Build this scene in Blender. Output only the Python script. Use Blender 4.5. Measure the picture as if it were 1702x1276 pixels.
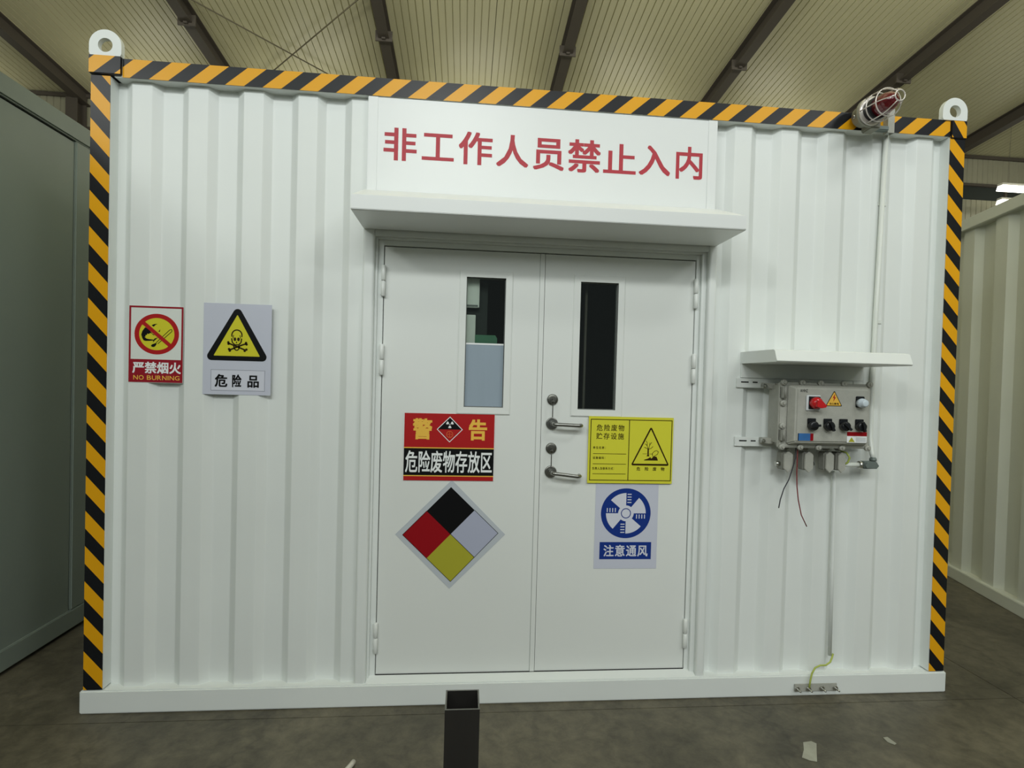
import bpy, bmesh, math
from mathutils import Vector, Matrix
PI = math.pi
scene = bpy.context.scene
COL = scene.collection
for o in list(bpy.data.objects):
    bpy.data.objects.remove(o)

# ------------------------------------------------------------------ camera
W_PX, H_PX, F_PX = 1702.0, 1276.0, 900.0
yaw, pitch, roll = 0.0883002, -0.0175208, 0.0267282
cam_d = bpy.data.cameras.new('camera')
cam = bpy.data.objects.new('camera', cam_d)
COL.objects.link(cam)
fwd = Vector((math.sin(yaw) * math.cos(pitch), math.cos(yaw) * math.cos(pitch), math.sin(pitch)))
rt = Vector((math.cos(yaw), -math.sin(yaw), 0))
up = rt.cross(fwd)
r2 = rt * math.cos(roll) + up * math.sin(roll)
u2 = up * math.cos(roll) - rt * math.sin(roll)
mw = Matrix(((r2.x, u2.x, -fwd.x, 1.546158), (r2.y, u2.y, -fwd.y, -2.366472),
             (r2.z, u2.z, -fwd.z, 1.429063), (0, 0, 0, 1)))
cam.matrix_world = mw
cam_d.sensor_fit = 'HORIZONTAL'
cam_d.sensor_width = 36.0
cam_d.lens = 36.0 * F_PX / W_PX
cam_d.shift_x = -1.5406 / W_PX
cam_d.shift_y = 9.9571 / W_PX
cam_d.clip_start = 0.02
scene.camera = cam

# ------------------------------------------------------------------ world, lights, exposure
world = bpy.data.worlds.new('world')
scene.world = world
world.use_nodes = True
bg = world.node_tree.nodes['Background']
bg.inputs['Color'].default_value = (0.80, 0.93, 0.90, 1)
bg.inputs['Strength'].default_value = 0.13
scene.view_settings.view_transform = 'Standard'
scene.view_settings.look = 'None'
scene.view_settings.exposure = 0.10
scene.view_settings.gamma = 1.0
scene.view_settings.use_curve_mapping = False


def area(name, loc, target, sx, sy, power, color):
    l = bpy.data.lights.new(name, 'AREA')
    l.shape = 'RECTANGLE'
    l.size, l.size_y = sx, sy
    l.energy = power
    l.color = color
    o = bpy.data.objects.new(name, l)
    o.location = loc
    o.rotation_euler = (Vector(target) - Vector(loc)).to_track_quat('-Z', 'Y').to_euler()
    COL.objects.link(o)
    return o


# broad soft fill light added behind the camera, and the ceiling lamps of the hall
area('broad_front_fill', (0.8, -6.8, 5.0), (1.9, 0.0, 1.7), 8.0, 2.4, 190, (0.94, 1.0, 0.975))
for lx in (-4.1, 1.2, 7.0):
    area('hall_lamp', (lx, -6.3, 5.55), (1.6 + lx * 0.2, 0.0, 1.9), 1.7, 0.45, 78 if lx < 6 else 55, (0.97, 1.0, 0.97))
area('hall_lamp', (4.3, -3.0, 5.4), (3.0, 0.0, 2.2), 1.7, 0.45, 34, (0.97, 1.0, 0.97))  # added close lamp, brightens the upper right wall so it falls off downwards
for lx in (-3.5, 1.5, 6.5, 12.0):
    area('ceiling_fill_glow', (lx, -0.8, 5.4), (lx, 2.2, 9.0), 2.6, 0.5, 180, (1.0, 0.985, 0.92))  # unseen upward-facing fill added to brighten the ceiling
for lx in (-8.5, -4.6, -1.6, 1.7, 4.8, 8.0):
    area('row_lamp', (lx, 8.9, 6.0), (lx, 8.9, 0), 1.3, 0.22, 18, (1.0, 0.97, 0.88))
    area('row_lamp_upward_glow', (lx, 8.9, 6.05), (lx, 8.2, 9), 1.3, 0.22, 7, (1.0, 0.97, 0.88))

# ------------------------------------------------------------------ materials
def lin(c):
    return tuple(((v / 255.0) / 12.92 if v / 255.0 <= 0.04045 else ((v / 255.0 + 0.055) / 1.055) ** 2.4) for v in c) + (1.0,)


def mat(name, rgb, rough=0.5, metal=0.0, noise=0.0, nscale=8.0, bump=0.0, bscale=60.0, spec=0.5,
        emit=None, estr=0.0, coat=0.0, stretch=None):
    m = bpy.data.materials.new(name)
    m.use_nodes = True
    nt = m.node_tree
    b = nt.nodes['Principled BSDF']
    c = lin(rgb)
    b.inputs['Base Color'].default_value = c
    b.inputs['Roughness'].default_value = rough
    b.inputs['Metallic'].default_value = metal
    b.inputs['Specular IOR Level'].default_value = spec
    b.inputs['Coat Weight'].default_value = coat
    tc = nt.nodes.new('ShaderNodeTexCoord')
    mp = nt.nodes.new('ShaderNodeMapping')
    nt.links.new(tc.outputs['Object'], mp.inputs['Vector'])
    if stretch:
        mp.inputs['Scale'].default_value = stretch
    if noise > 0:
        n = nt.nodes.new('ShaderNodeTexNoise')
        n.inputs['Scale'].default_value = nscale
        n.inputs['Detail'].default_value = 6
        nt.links.new(mp.outputs['Vector'], n.inputs['Vector'])
        rmp = nt.nodes.new('ShaderNodeMapRange')
        rmp.inputs['From Min'].default_value = 0.3
        rmp.inputs['From Max'].default_value = 0.7
        rmp.inputs['To Min'].default_value = 1 - noise
        rmp.inputs['To Max'].default_value = 1 + noise * 0.6
        nt.links.new(n.outputs['Fac'], rmp.inputs['Value'])
        mx = nt.nodes.new('ShaderNodeVectorMath')
        mx.operation = 'SCALE'
        mx.inputs[0].default_value = c[:3]
        nt.links.new(rmp.outputs['Result'], mx.inputs['Scale'])
        nt.links.new(mx.outputs['Vector'], b.inputs['Base Color'])
    if bump > 0:
        n2 = nt.nodes.new('ShaderNodeTexNoise')
        n2.inputs['Scale'].default_value = bscale
        n2.inputs['Detail'].default_value = 4
        nt.links.new(mp.outputs['Vector'], n2.inputs['Vector'])
        bp = nt.nodes.new('ShaderNodeBump')
        bp.inputs['Strength'].default_value = bump
        bp.inputs['Distance'].default_value = 0.01
        nt.links.new(n2.outputs['Fac'], bp.inputs['Height'])
        nt.links.new(bp.outputs['Normal'], b.inputs['Normal'])
    if emit:
        b.inputs['Emission Color'].default_value = lin(emit)
        b.inputs['Emission Strength'].default_value = estr
    return m


def stripe_mat(name, kx, kz, period, phase):
    """black and yellow hazard tape; t = (kx*x + kz*z)/period + phase, yellow where frac(t) < 0.5"""
    m = mat(name, (226, 160, 20), 0.30, spec=0.2)
    nt = m.node_tree
    b = nt.nodes['Principled BSDF']
    tc = nt.nodes.new('ShaderNodeTexCoord')
    dot = nt.nodes.new('ShaderNodeVectorMath')
    dot.operation = 'DOT_PRODUCT'
    dot.inputs[1].default_value = (kx / period, 0, kz / period)
    nt.links.new(tc.outputs['Object'], dot.inputs[0])
    ad = nt.nodes.new('ShaderNodeMath'); ad.operation = 'ADD'; ad.inputs[1].default_value = phase
    nt.links.new(dot.outputs['Value'], ad.inputs[0])
    fr = nt.nodes.new('ShaderNodeMath'); fr.operation = 'FRACT'
    nt.links.new(ad.outputs[0], fr.inputs[0])
    lt = nt.nodes.new('ShaderNodeMath'); lt.operation = 'LESS_THAN'; lt.inputs[1].default_value = 0.505
    nt.links.new(fr.outputs[0], lt.inputs[0])
    mx = nt.nodes.new('ShaderNodeMix'); mx.data_type = 'RGBA'
    mx.inputs['A'].default_value = lin((26, 27, 30))
    mx.inputs['B'].default_value = lin((232, 166, 22))
    nt.links.new(lt.outputs[0], mx.inputs['Factor'])
    nt.links.new(mx.outputs['Result'], b.inputs['Base Color'])
    return m


M = {}
M['white'] = mat('container_white_paint', (229, 233, 230), 0.40, noise=0.02, nscale=3, bump=0.05, bscale=9)
M['door'] = mat('door_white_paint', (227, 230, 226), 0.38, noise=0.015, nscale=2, bump=0.02, bscale=4)
M['board'] = mat('board_white_paint', (228, 231, 230), 0.33, bump=0.02, bscale=3)
M['seal2'] = mat('light_seal', (168, 172, 168), 0.6)
M['gap'] = mat('dark_gap', (30, 32, 30), 0.8)
M['seal'] = mat('grey_seal', (120, 124, 120), 0.6)
M['greygreen'] = mat('grey_green_paint', (136, 146, 137), 0.32, noise=0.05, nscale=1.5, bump=0.03, bscale=3)
M['white2'] = mat('neighbour_white_paint', (216, 219, 207), 0.35, noise=0.04, nscale=2)
M['concrete'] = mat('concrete', (100, 96, 84), 0.7)
M['ceil'] = mat('roof_panel_cream', (202, 198, 158), 0.42, noise=0.05, nscale=0.6, bump=0.04, bscale=5)
M['rafter'] = mat('rafter_brown_steel', (78, 72, 62), 0.55)
M['wallp'] = mat('hall_wall_panel', (150, 148, 124), 0.5, noise=0.05, nscale=1)
M['winband'] = mat('dark_clerestory_glass', (50, 54, 50), 0.3)
M['cable'] = mat('steel_cable', (90, 84, 60), 0.6)
M['tube'] = mat('lit_tube', (255, 253, 240), 0.5, emit=(255, 253, 238), estr=5.0)
M['fixture'] = mat('tube_fixture', (235, 232, 215), 0.4)
M['steel'] = mat('brushed_steel', (150, 150, 146), 0.28, metal=1.0, bump=0.03, bscale=200)
M['darksteel'] = mat('satin_lock_steel', (120, 120, 114), 0.38, metal=1.0, bump=0.05, bscale=150)
M['zinc'] = mat('zinc_bolt', (196, 196, 190), 0.3, metal=1.0)
M['galv'] = mat('galvanised_grey', (118, 128, 124), 0.5, metal=0.3, noise=0.1, nscale=20)
M['alloy'] = mat('cast_alloy_grey', (172, 172, 163), 0.5, noise=0.06, nscale=40, bump=0.15, bscale=220)
M['alloy_dark'] = mat('cast_alloy_dark', (140, 140, 132), 0.55, noise=0.08, nscale=40, bump=0.15, bscale=200)
M['pipe'] = mat('conduit_paint', (222, 226, 220), 0.35)
M['black'] = mat('black_plastic', (22, 24, 28), 0.35)
M['blackw'] = mat('black_wire', (50, 50, 58), 0.5)
M['redw'] = mat('red_wire', (128, 40, 44), 0.5)
M['gy'] = mat('green_yellow_wire', (172, 184, 86), 0.5)
M['redk'] = mat('red_plastic', (200, 30, 34), 0.25, coat=0.3)
M['whitek'] = mat('white_plastic', (226, 230, 232), 0.3)
M['lampbtn'] = mat('clear_button', (205, 216, 224), 0.2, coat=0.5)
M['wire_cage'] = mat('cage_wire', (214, 208, 202), 0.3, metal=0.4)
M['beacon'] = mat('beacon_housing', (138, 138, 124), 0.45, noise=0.06, nscale=30, bump=0.08, bscale=120)
M['tubeblk'] = mat('black_steel_tube', (50, 48, 46), 0.38, metal=0.4, noise=0.35, nscale=5, stretch=(1, 1, 0.25), bump=0.05, bscale=80)
M['tubein'] = mat('tube_inside', (16, 16, 16), 0.7)
M['rim'] = mat('sawn_steel_rim', (120, 122, 120), 0.4, metal=0.6)
M['paper'] = mat('paper_scrap', (160, 160, 146), 0.8, noise=0.15, nscale=20)
M['white_cloth'] = mat('white_plastic_end', (200, 196, 184), 0.5)
# print colours
M['p_red'] = mat('print_red', (176, 32, 34), 0.4, spec=0.2)
M['p_dred'] = mat('print_dark_red', (150, 28, 42), 0.4, spec=0.2)
M['p_paint'] = mat('stencil_red_paint', (178, 24, 44), 0.5, noise=0.08, nscale=60)
M['p_yel'] = mat('print_yellow', (214, 206, 52), 0.4, spec=0.2)
M['p_syel'] = mat('sign_yellow', (216, 212, 62), 0.4, spec=0.2)
M['p_gold'] = mat('print_gold', (240, 190, 80), 0.4, spec=0.2)
M['p_orange'] = mat('print_orange', (224, 110, 60), 0.4, spec=0.2)
M['p_black'] = mat('print_black', (14, 14, 16), 0.4, spec=0.2)
M['p_brown'] = mat('print_brown_black', (50, 34, 8), 0.4, spec=0.2)
M['p_white'] = mat('print_white', (238, 240, 240), 0.4, spec=0.2)
M['p_lilac'] = mat('sheet_pale_lilac', (200, 203, 217), 0.3, spec=0.2)
M['p_lilac2'] = mat('sheet_pale_lilac_light', (212, 214, 226), 0.35, spec=0.2)
M['p_clear'] = mat('sheet_white_film', (224, 228, 222), 0.28, spec=0.2)
M['p_grey'] = mat('sheet_silver_grey', (190, 196, 202), 0.35, spec=0.2)
M['p_lav'] = mat('print_lavender', (174, 178, 198), 0.35, spec=0.2)
M['p_olive'] = mat('print_olive_yellow', (172, 168, 54), 0.35, spec=0.2)
M['p_crim'] = mat('print_crimson', (150, 16, 26), 0.35, spec=0.2)
M['p_blue'] = mat('print_blue', (26, 54, 132), 0.35, spec=0.2)
M['p_lblue'] = mat('print_light_blue', (60, 110, 170), 0.4, spec=0.2)
M['p_line'] = mat('print_grey_line', (120, 124, 136), 0.4, spec=0.2)
M['film'] = mat('blue_grey_film', (150, 164, 176), 0.3, noise=0.08, nscale=3, stretch=(3, 1, 0.4), coat=0.4)
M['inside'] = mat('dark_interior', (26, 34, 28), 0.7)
M['green'] = mat('green_plastic', (70, 130, 96), 0.4)
M['pale'] = mat('pale_door_sheet', (250, 249, 240), 0.4, noise=0.1, nscale=6, stretch=(6, 1, 0.6))

# floor: worn stained concrete
nt = M['concrete'].node_tree
b = nt.nodes['Principled BSDF']
tc = nt.nodes.new('ShaderNodeTexCoord')
def ntex(scale, detail=8, rough=0.6, dist=0.0):
    n = nt.nodes.new('ShaderNodeTexNoise')
    n.inputs['Scale'].default_value = scale
    n.inputs['Detail'].default_value = detail
    n.inputs['Roughness'].default_value = rough
    n.inputs['Distortion'].default_value = dist
    nt.links.new(tc.outputs['Object'], n.inputs['Vector'])
    return n
n1 = ntex(1.6, 8, 0.62, 0.6); n2 = ntex(13, 8, 0.7, 0.3)
cr = nt.nodes.new('ShaderNodeValToRGB')
cr.color_ramp.elements[0].position = 0.32; cr.color_ramp.elements[0].color = lin((72, 68, 56))
cr.color_ramp.elements[1].position = 0.70; cr.color_ramp.elements[1].color = lin((108, 102, 85))
nt.links.new(n1.outputs['Fac'], cr.inputs['Fac'])
cr2 = nt.nodes.new('ShaderNodeValToRGB')
cr2.color_ramp.elements[0].position = 0.30; cr2.color_ramp.elements[0].color = (0.55, 0.55, 0.54, 1)
cr2.color_ramp.elements[1].position = 0.66; cr2.color_ramp.elements[1].color = (1.18, 1.18, 1.16, 1)
nt.links.new(n2.outputs['Fac'], cr2.inputs['Fac'])
mul = nt.nodes.new('ShaderNodeMix'); mul.data_type = 'RGBA'; mul.blend_type = 'MULTIPLY'
mul.inputs['Factor'].default_value = 1.0
nt.links.new(cr.outputs['Color'], mul.inputs['A']); nt.links.new(cr2.outputs['Color'], mul.inputs['B'])
# hairline cracks
vd = nt.nodes.new('ShaderNodeTexVoronoi'); vd.feature = 'DISTANCE_TO_EDGE'; vd.inputs['Scale'].default_value = 0.55
nd = ntex(2.5, 4)
vm = nt.nodes.new('ShaderNodeVectorMath'); vm.operation = 'MULTIPLY_ADD'
vm.inputs[1].default_value = (0.5, 0.5, 0.5)
nt.links.new(nd.outputs['Color'], vm.inputs[0]); nt.links.new(tc.outputs['Object'], vm.inputs[2])
nt.links.new(vm.outputs['Vector'], vd.inputs['Vector'])
cr3 = nt.nodes.new('ShaderNodeMapRange')
cr3.inputs['From Min'].default_value = 0.0; cr3.inputs['From Max'].default_value = 0.008
cr3.inputs['To Min'].default_value = 0.75; cr3.inputs['To Max'].default_value = 1.0
nt.links.new(vd.outputs['Distance'], cr3.inputs['Value'])
sc = nt.nodes.new('ShaderNodeVectorMath'); sc.operation = 'SCALE'
nt.links.new(mul.outputs['Result'], sc.inputs[0]); nt.links.new(cr3.outputs['Result'], sc.inputs['Scale'])
nt.links.new(sc.outputs['Vector'], b.inputs['Base Color'])
bp = nt.nodes.new('ShaderNodeBump'); bp.inputs['Strength'].default_value = 0.25; bp.inputs['Distance'].default_value = 0.01
nt.links.new(n2.outputs['Fac'], bp.inputs['Height']); nt.links.new(bp.outputs['Normal'], b.inputs['Normal'])
b.inputs['Roughness'].default_value = 0.5

# clear tinted glass: see-through plus mirror-like reflection
gm = bpy.data.materials.new('window_glass'); gm.use_nodes = True
gt = gm.node_tree
gt.nodes.remove(gt.nodes['Principled BSDF'])
tr = gt.nodes.new('ShaderNodeBsdfTransparent'); tr.inputs['Color'].default_value = (0.90, 0.94, 0.92, 1)
gl = gt.nodes.new('ShaderNodeBsdfGlossy'); gl.inputs['Roughness'].default_value = 0.02
fz = gt.nodes.new('ShaderNodeFresnel'); fz.inputs['IOR'].default_value = 1.6
ms = gt.nodes.new('ShaderNodeMixShader')
gt.links.new(fz.outputs[0], ms.inputs[0]); gt.links.new(tr.outputs[0], ms.inputs[1]); gt.links.new(gl.outputs[0], ms.inputs[2])
gt.links.new(ms.outputs[0], gt.nodes['Material Output'].inputs['Surface'])
M['glass'] = gm
# red lens
rm = mat('red_lens', (120, 14, 30), 0.12, coat=0.6)
rm.node_tree.nodes['Principled BSDF'].inputs['Transmission Weight'].default_value = 0.35
M['lens'] = rm


# ------------------------------------------------------------------ mesh helpers
class MB:
    def __init__(s):
        s.v = []; s.f = []; s.m = []; s.s = []

    def face(s, pts, m=0, smooth=False):
        i = len(s.v)
        s.v += [tuple(p) for p in pts]
        s.f.append(tuple(range(i, i + len(pts)))); s.m.append(m); s.s.append(smooth)
        return s

    def box(s, x0, x1, y0, y1, z0, z1, m=0):
        i = len(s.v)
        s.v += [(x, y, z) for z in (z0, z1) for y in (y0, y1) for x in (x0, x1)]
        for q in ((0, 2, 3, 1), (4, 5, 7, 6), (0, 1, 5, 4), (2, 6, 7, 3), (0, 4, 6, 2), (1, 3, 7, 5)):
            s.f.append(tuple(i + k for k in q)); s.m.append(m); s.s.append(False)
        return s

    def prism(s, poly, y0, y1, m=0):
        """poly: list of (x,z), counter-clockwise seen from -Y; extruded y0..y1"""
        n = len(poly); i = len(s.v)
        s.v += [(x, y0, z) for x, z in poly] + [(x, y1, z) for x, z in poly]
        s.f.append(tuple(range(i, i + n))); s.m.append(m); s.s.append(False)
        s.f.append(tuple(range(i + 2 * n - 1, i + n - 1, -1))); s.m.append(m); s.s.append(False)
        for k in range(n):
            a, c = i + k, i + (k + 1) % n
            s.f.append((c, a, a + n, c + n)); s.m.append(m); s.s.append(False)
        return s

    def ext(s, poly, axis, lo, hi, m=0):
        """extrude a polygon of two coordinates along axis ('x': poly=(y,z); 'z': poly=(x,y))"""
        n = len(poly); i = len(s.v)
        for t in (lo, hi):
            s.v += [((t, p[0], p[1]) if axis == 'x' else (p[0], p[1], t)) for p in poly]
        s.f.append(tuple(range(i + n - 1, i - 1, -1))); s.m.append(m); s.s.append(False)
        s.f.append(tuple(range(i + n, i + 2 * n))); s.m.append(m); s.s.append(False)
        for k in range(n):
            a, c = i + k, i + (k + 1) % n
            s.f.append((a, c, c + n, a + n)); s.m.append(m); s.s.append(False)
        return s

    def cyl(s, p0, p1, r0, r1=None, n=20, m=0, caps=True, smooth=True):
        r1 = r0 if r1 is None else r1
        p0, p1 = Vector(p0), Vector(p1)
        d = (p1 - p0).normalized()
        a = d.orthogonal().normalized(); bb = d.cross(a)
        i = len(s.v)
        for p, r in ((p0, r0), (p1, r1)):
            for k in range(n):
                t = 2 * PI * k / n
                s.v.append(tuple(p + (a * math.cos(t) + bb * math.sin(t)) * r))
        for k in range(n):
            k2 = (k + 1) % n
            s.f.append((i + k, i + k2, i + n + k2, i + n + k)); s.m.append(m); s.s.append(smooth)
        if caps:
            s.f.append(tuple(range(i + n - 1, i - 1, -1))); s.m.append(m); s.s.append(False)
            s.f.append(tuple(range(i + n, i + 2 * n))); s.m.append(m); s.s.append(False)
        return s

    def lathe(s, p0, d, prof, n=28, m=0):
        """prof: list of (distance along d, radius)"""
        p0 = Vector(p0); d = Vector(d).normalized()
        a = d.orthogonal().normalized(); bb = d.cross(a)
        i = len(s.v); k0 = len(prof)
        for t, r in prof:
            for k in range(n):
                q = 2 * PI * k / n
                s.v.append(tuple(p0 + d * t + (a * math.cos(q) + bb * math.sin(q)) * max(r, 1e-5)))
        for j in range(k0 - 1):
            for k in range(n):
                k2 = (k + 1) % n
                s.f.append((i + j * n + k, i + j * n + k2, i + (j + 1) * n + k2, i + (j + 1) * n + k)); s.m.append(m); s.s.append(True)
        s.f.append(tuple(range(i + n - 1, i - 1, -1))); s.m.append(m); s.s.append(False)
        s.f.append(tuple(range(i + (k0 - 1) * n, i + k0 * n))); s.m.append(m); s.s.append(False)
        return s

    def tube(s, pts, r, n=10, m=0, closed=False):
        pts = [Vector(p) for p in pts]
        L = len(pts); i = len(s.v); ref = None
        for j, p in enumerate(pts):
            if closed:
                d = (pts[(j + 1) % L] - pts[j - 1]).normalized()
            else:
                d = (pts[min(j + 1, L - 1)] - pts[max(j - 1, 0)]).normalized()
            if ref is None:
                ref = d.orthogonal().normalized()
            a = (ref - d * ref.dot(d)).normalized(); ref = a
            bb = d.cross(a)
            for k in range(n):
                t = 2 * PI * k / n
                s.v.append(tuple(p + (a * math.cos(t) + bb * math.sin(t)) * r))
        for j in range(L if closed else L - 1):
            j2 = (j + 1) % L
            for k in range(n):
                k2 = (k + 1) % n
                s.f.append((i + j * n + k, i + j * n + k2, i + j2 * n + k2, i + j2 * n + k)); s.m.append(m); s.s.append(True)
        if not closed:
            s.f.append(tuple(range(i + n - 1, i - 1, -1))); s.m.append(m); s.s.append(False)
            s.f.append(tuple(range(i + (L - 1) * n, i + L * n))); s.m.append(m); s.s.append(False)
        return s

    def build(s, name, mats, parent=None, bevel=0.0, segs=2, recalc=True):
        me = bpy.data.meshes.new(name)
        org = Vector((0, 0, 0))
        q = parent
        while q is not None:
            org += q.location; q = q.parent
        me.from_pydata([(x - org.x, y - org.y, z - org.z) for x, y, z in s.v], [], s.f)
        if not isinstance(mats, (list, tuple)):
            mats = [mats]
        for mm in mats:
            me.materials.append(M[mm] if isinstance(mm, str) else mm)
        for p, mi, sm in zip(me.polygons, s.m, s.s):
            p.material_index = mi; p.use_smooth = sm
        if recalc or bevel:
            bm = bmesh.new(); bm.from_mesh(me)
            if recalc:
                bmesh.ops.recalc_face_normals(bm, faces=bm.faces)
            if bevel:
                es = [e for e in bm.edges if len(e.link_faces) == 2 and e.calc_face_angle(0) > 0.5]
                bmesh.ops.bevel(bm, geom=es, offset=bevel, segments=segs, affect='EDGES', clamp_overlap=True)
            bm.to_mesh(me); bm.free()
        o = bpy.data.objects.new(name, me)
        COL.objects.link(o)
        if parent is not None:
            o.parent = parent
        return o


def thing(name, label, cat, loc, group=None):
    o = bpy.data.objects.new(name, None)
    o.empty_display_size = 0.05
    o.location = loc
    COL.objects.link(o)
    return tag(o, label, cat, group)


def tag(o, label, cat, group=None):
    o['label'] = label; o['category'] = cat
    if group:
        o['group'] = group
    return o


def struct(o):
    o['kind'] = 'structure'
    return o


def dup(src, name, parent, loc):
    c = src.copy(); c.name = name
    COL.objects.link(c); c.parent = parent; c.location = loc
    return c


# lettering: glyph outlines turned into meshes, one cell per character
GL = {}
def glyph(ch, bold):
    k = (ch, bold)
    if k not in GL:
        cu = bpy.data.curves.new('glyph', 'FONT'); cu.body = ch; cu.size = 1; cu.offset = bold; cu.resolution_u = 4
        o = bpy.data.objects.new('glyph', cu); COL.objects.link(o)
        bpy.context.view_layer.update()
        me = bpy.data.meshes.new_from_object(o.evaluated_get(bpy.context.evaluated_depsgraph_get()))
        vs = [(v.co.x, v.co.y) for v in me.vertices]; fs = [tuple(p.vertices) for p in me.polygons]
        bpy.data.objects.remove(o); bpy.data.curves.remove(cu); bpy.data.meshes.remove(me)
        GL[k] = (vs, fs)
    return GL[k]


def put_char(mb, ch, cx, cz, w, h, y, bold=0.02, m=0, fit=False):
    vs, fs = glyph(ch, 0)
    bw, bh = bold * w, bold * h * .8
    if fit:
        w -= 2 * bw; h -= 2 * bh
    if fit:
        x0, x1 = min(v[0] for v in vs), max(v[0] for v in vs); z0, z1 = min(v[1] for v in vs), max(v[1] for v in vs)
        pts = [(cx + ((a - x0) / (x1 - x0) - .5) * w, cz + ((c - z0) / (z1 - z0) - .5) * h) for a, c in vs]
    else:
        pts = [(cx + (a - .5) * w, cz + (c - .38) * h) for a, c in vs]
    for j, (dx, dz) in enumerate(((-1, -1), (1, -1), (1, 1), (-1, 1), (0, 0))):
        i = len(mb.v)
        mb.v += [(a + dx * bw, y - j * 1e-5, c + dz * bh) for a, c in pts]
        for f in fs:
            mb.f.append(tuple(i + k for k in f)); mb.m.append(m); mb.s.append(False)


def text_row(mb, s, x0, x1, cz, h, y, bold=0.02, w=None):
    n = len(s); step = (x1 - x0) / n
    for k, ch in enumerate(s):
        put_char(mb, ch, x0 + step * (k + .5), cz, (w or step), h, y, bold)


def latin(mb, s, x0, x1, cz, h, y, bold=0.02):
    adv = {'I': .3, ' ': .35, 'N': .8, 'O': .86, 'B': .74, 'U': .78, 'R': .74, 'G': .82, '1': .5, 'A': .76, 'H': .8, 'Z': .7}
    tot = sum(adv.get(c, .7) for c in s); x = x0; k = (x1 - x0) / tot
    for c in s:
        a = adv.get(c, .7) * k
        if c != ' ':
            put_char(mb, c, x + a / 2, cz, a * .84 if c != 'I' else a * .45, h, y, bold, fit=True)
        x += a


def ring(mb, cx, cz, r0, r1, y, n=48, m=0, a0=0, a1=2 * PI, ez=1.0):
    for k in range(n):
        t, u = a0 + (a1 - a0) * k / n, a0 + (a1 - a0) * (k + 1) / n
        mb.face([(cx + r0 * math.cos(t), y, cz + ez * r0 * math.sin(t)), (cx + r1 * math.cos(t), y, cz + ez * r1 * math.sin(t)),
                 (cx + r1 * math.cos(u), y, cz + ez * r1 * math.sin(u)), (cx + r0 * math.cos(u), y, cz + ez * r0 * math.sin(u))], m)


def disc(mb, cx, cz, r, y, n=40, m=0, ez=1.0):
    mb.face([(cx + r * math.cos(2 * PI * k / n), y, cz + ez * r * math.sin(2 * PI * k / n)) for k in range(n)], m)


def rect(mb, x0, x1, z0, z1, y, m=0):
    mb.face([(x0, y, z0), (x1, y, z0), (x1, y, z1), (x0, y, z1)], m)


def frame2(mb, x0, x1, z0, z1, t, y, m=0):
    rect(mb, x0, x1, z1 - t, z1, y, m); rect(mb, x0, x1, z0, z0 + t, y, m)
    rect(mb, x0, x0 + t, z0 + t, z1 - t, y, m); rect(mb, x1 - t, x1, z0 + t, z1 - t, y, m)


def stroke(mb, pts, w, y, m=0):
    for (xa, za), (xb, zb) in zip(pts[:-1], pts[1:]):
        d = Vector((xb - xa, zb - za)); L = max(d.length, 1e-6); n = Vector((-d.y, d.x)) / L * w / 2
        mb.face([(xa + n.x, y, za + n.y), (xa - n.x, y, za - n.y), (xb - n.x, y, zb - n.y), (xb + n.x, y, zb + n.y)], m)


def pol(mb, pts, y, m=0):
    mb.face([(a, y, c) for a, c in pts], m)


def rtri(cx, top, half, bot, r):
    """rounded triangle outline"""
    A = [(cx, top), (cx - half, bot), (cx + half, bot)]
    out = []
    for i, p in enumerate(A):
        p = Vector(p); a = Vector(A[i - 1]); c = Vector(A[(i + 1) % 3])
        d1 = (a - p).normalized(); d2 = (c - p).normalized()
        ang = d1.angle(d2); L = r / math.tan(ang / 2); cen = p + (d1 + d2).normalized() * (r / math.sin(ang / 2))
        s0 = (p + d1 * L) - cen; s1 = (p + d2 * L) - cen
        a0 = math.atan2(s0.y, s0.x); a1 = math.atan2(s1.y, s1.x)
        while a1 < a0:
            a1 += 2 * PI
        for k in range(7):
            t = a0 + (a1 - a0) * k / 6
            out.append((cen.x + r * math.cos(t), cen.y + r * math.sin(t)))
    return out


# ================================================================== SETTING
floor = struct(MB().box(-16, 22, -12, 12, -0.30, -0.02).build('floor', 'concrete'))
# slabs separated by narrow joints
xs = [-16, -4.05, 4.16, 11, 22]; ys = [-12, -6.1, -0.066, 4.0, 12]
for i in range(len(xs) - 1):
    for j in range(len(ys) - 1):
        g = 0.002
        MB().box(xs[i] + g, xs[i + 1] - g, ys[j] + g, ys[j + 1] - g, -0.021, 0.0).build('floor_slab', 'concrete', floor)

RZ = lambda y: 8.027 - 0.1 * y
YB, YF = 9.6, -9.0
c = MB()
c.face([(-14, YF, RZ(YF) + .12), (20, YF, RZ(YF) + .12), (20, YB, RZ(YB) + .12), (-14, YB, RZ(YB) + .12)])
c.face([(-14, YF, RZ(YF) + .17), (20, YF, RZ(YF) + .17), (20, YB, RZ(YB) + .17), (-14, YB, RZ(YB) + .17)])
ceiling = struct(c.build('ceiling', 'rafter'))
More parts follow.
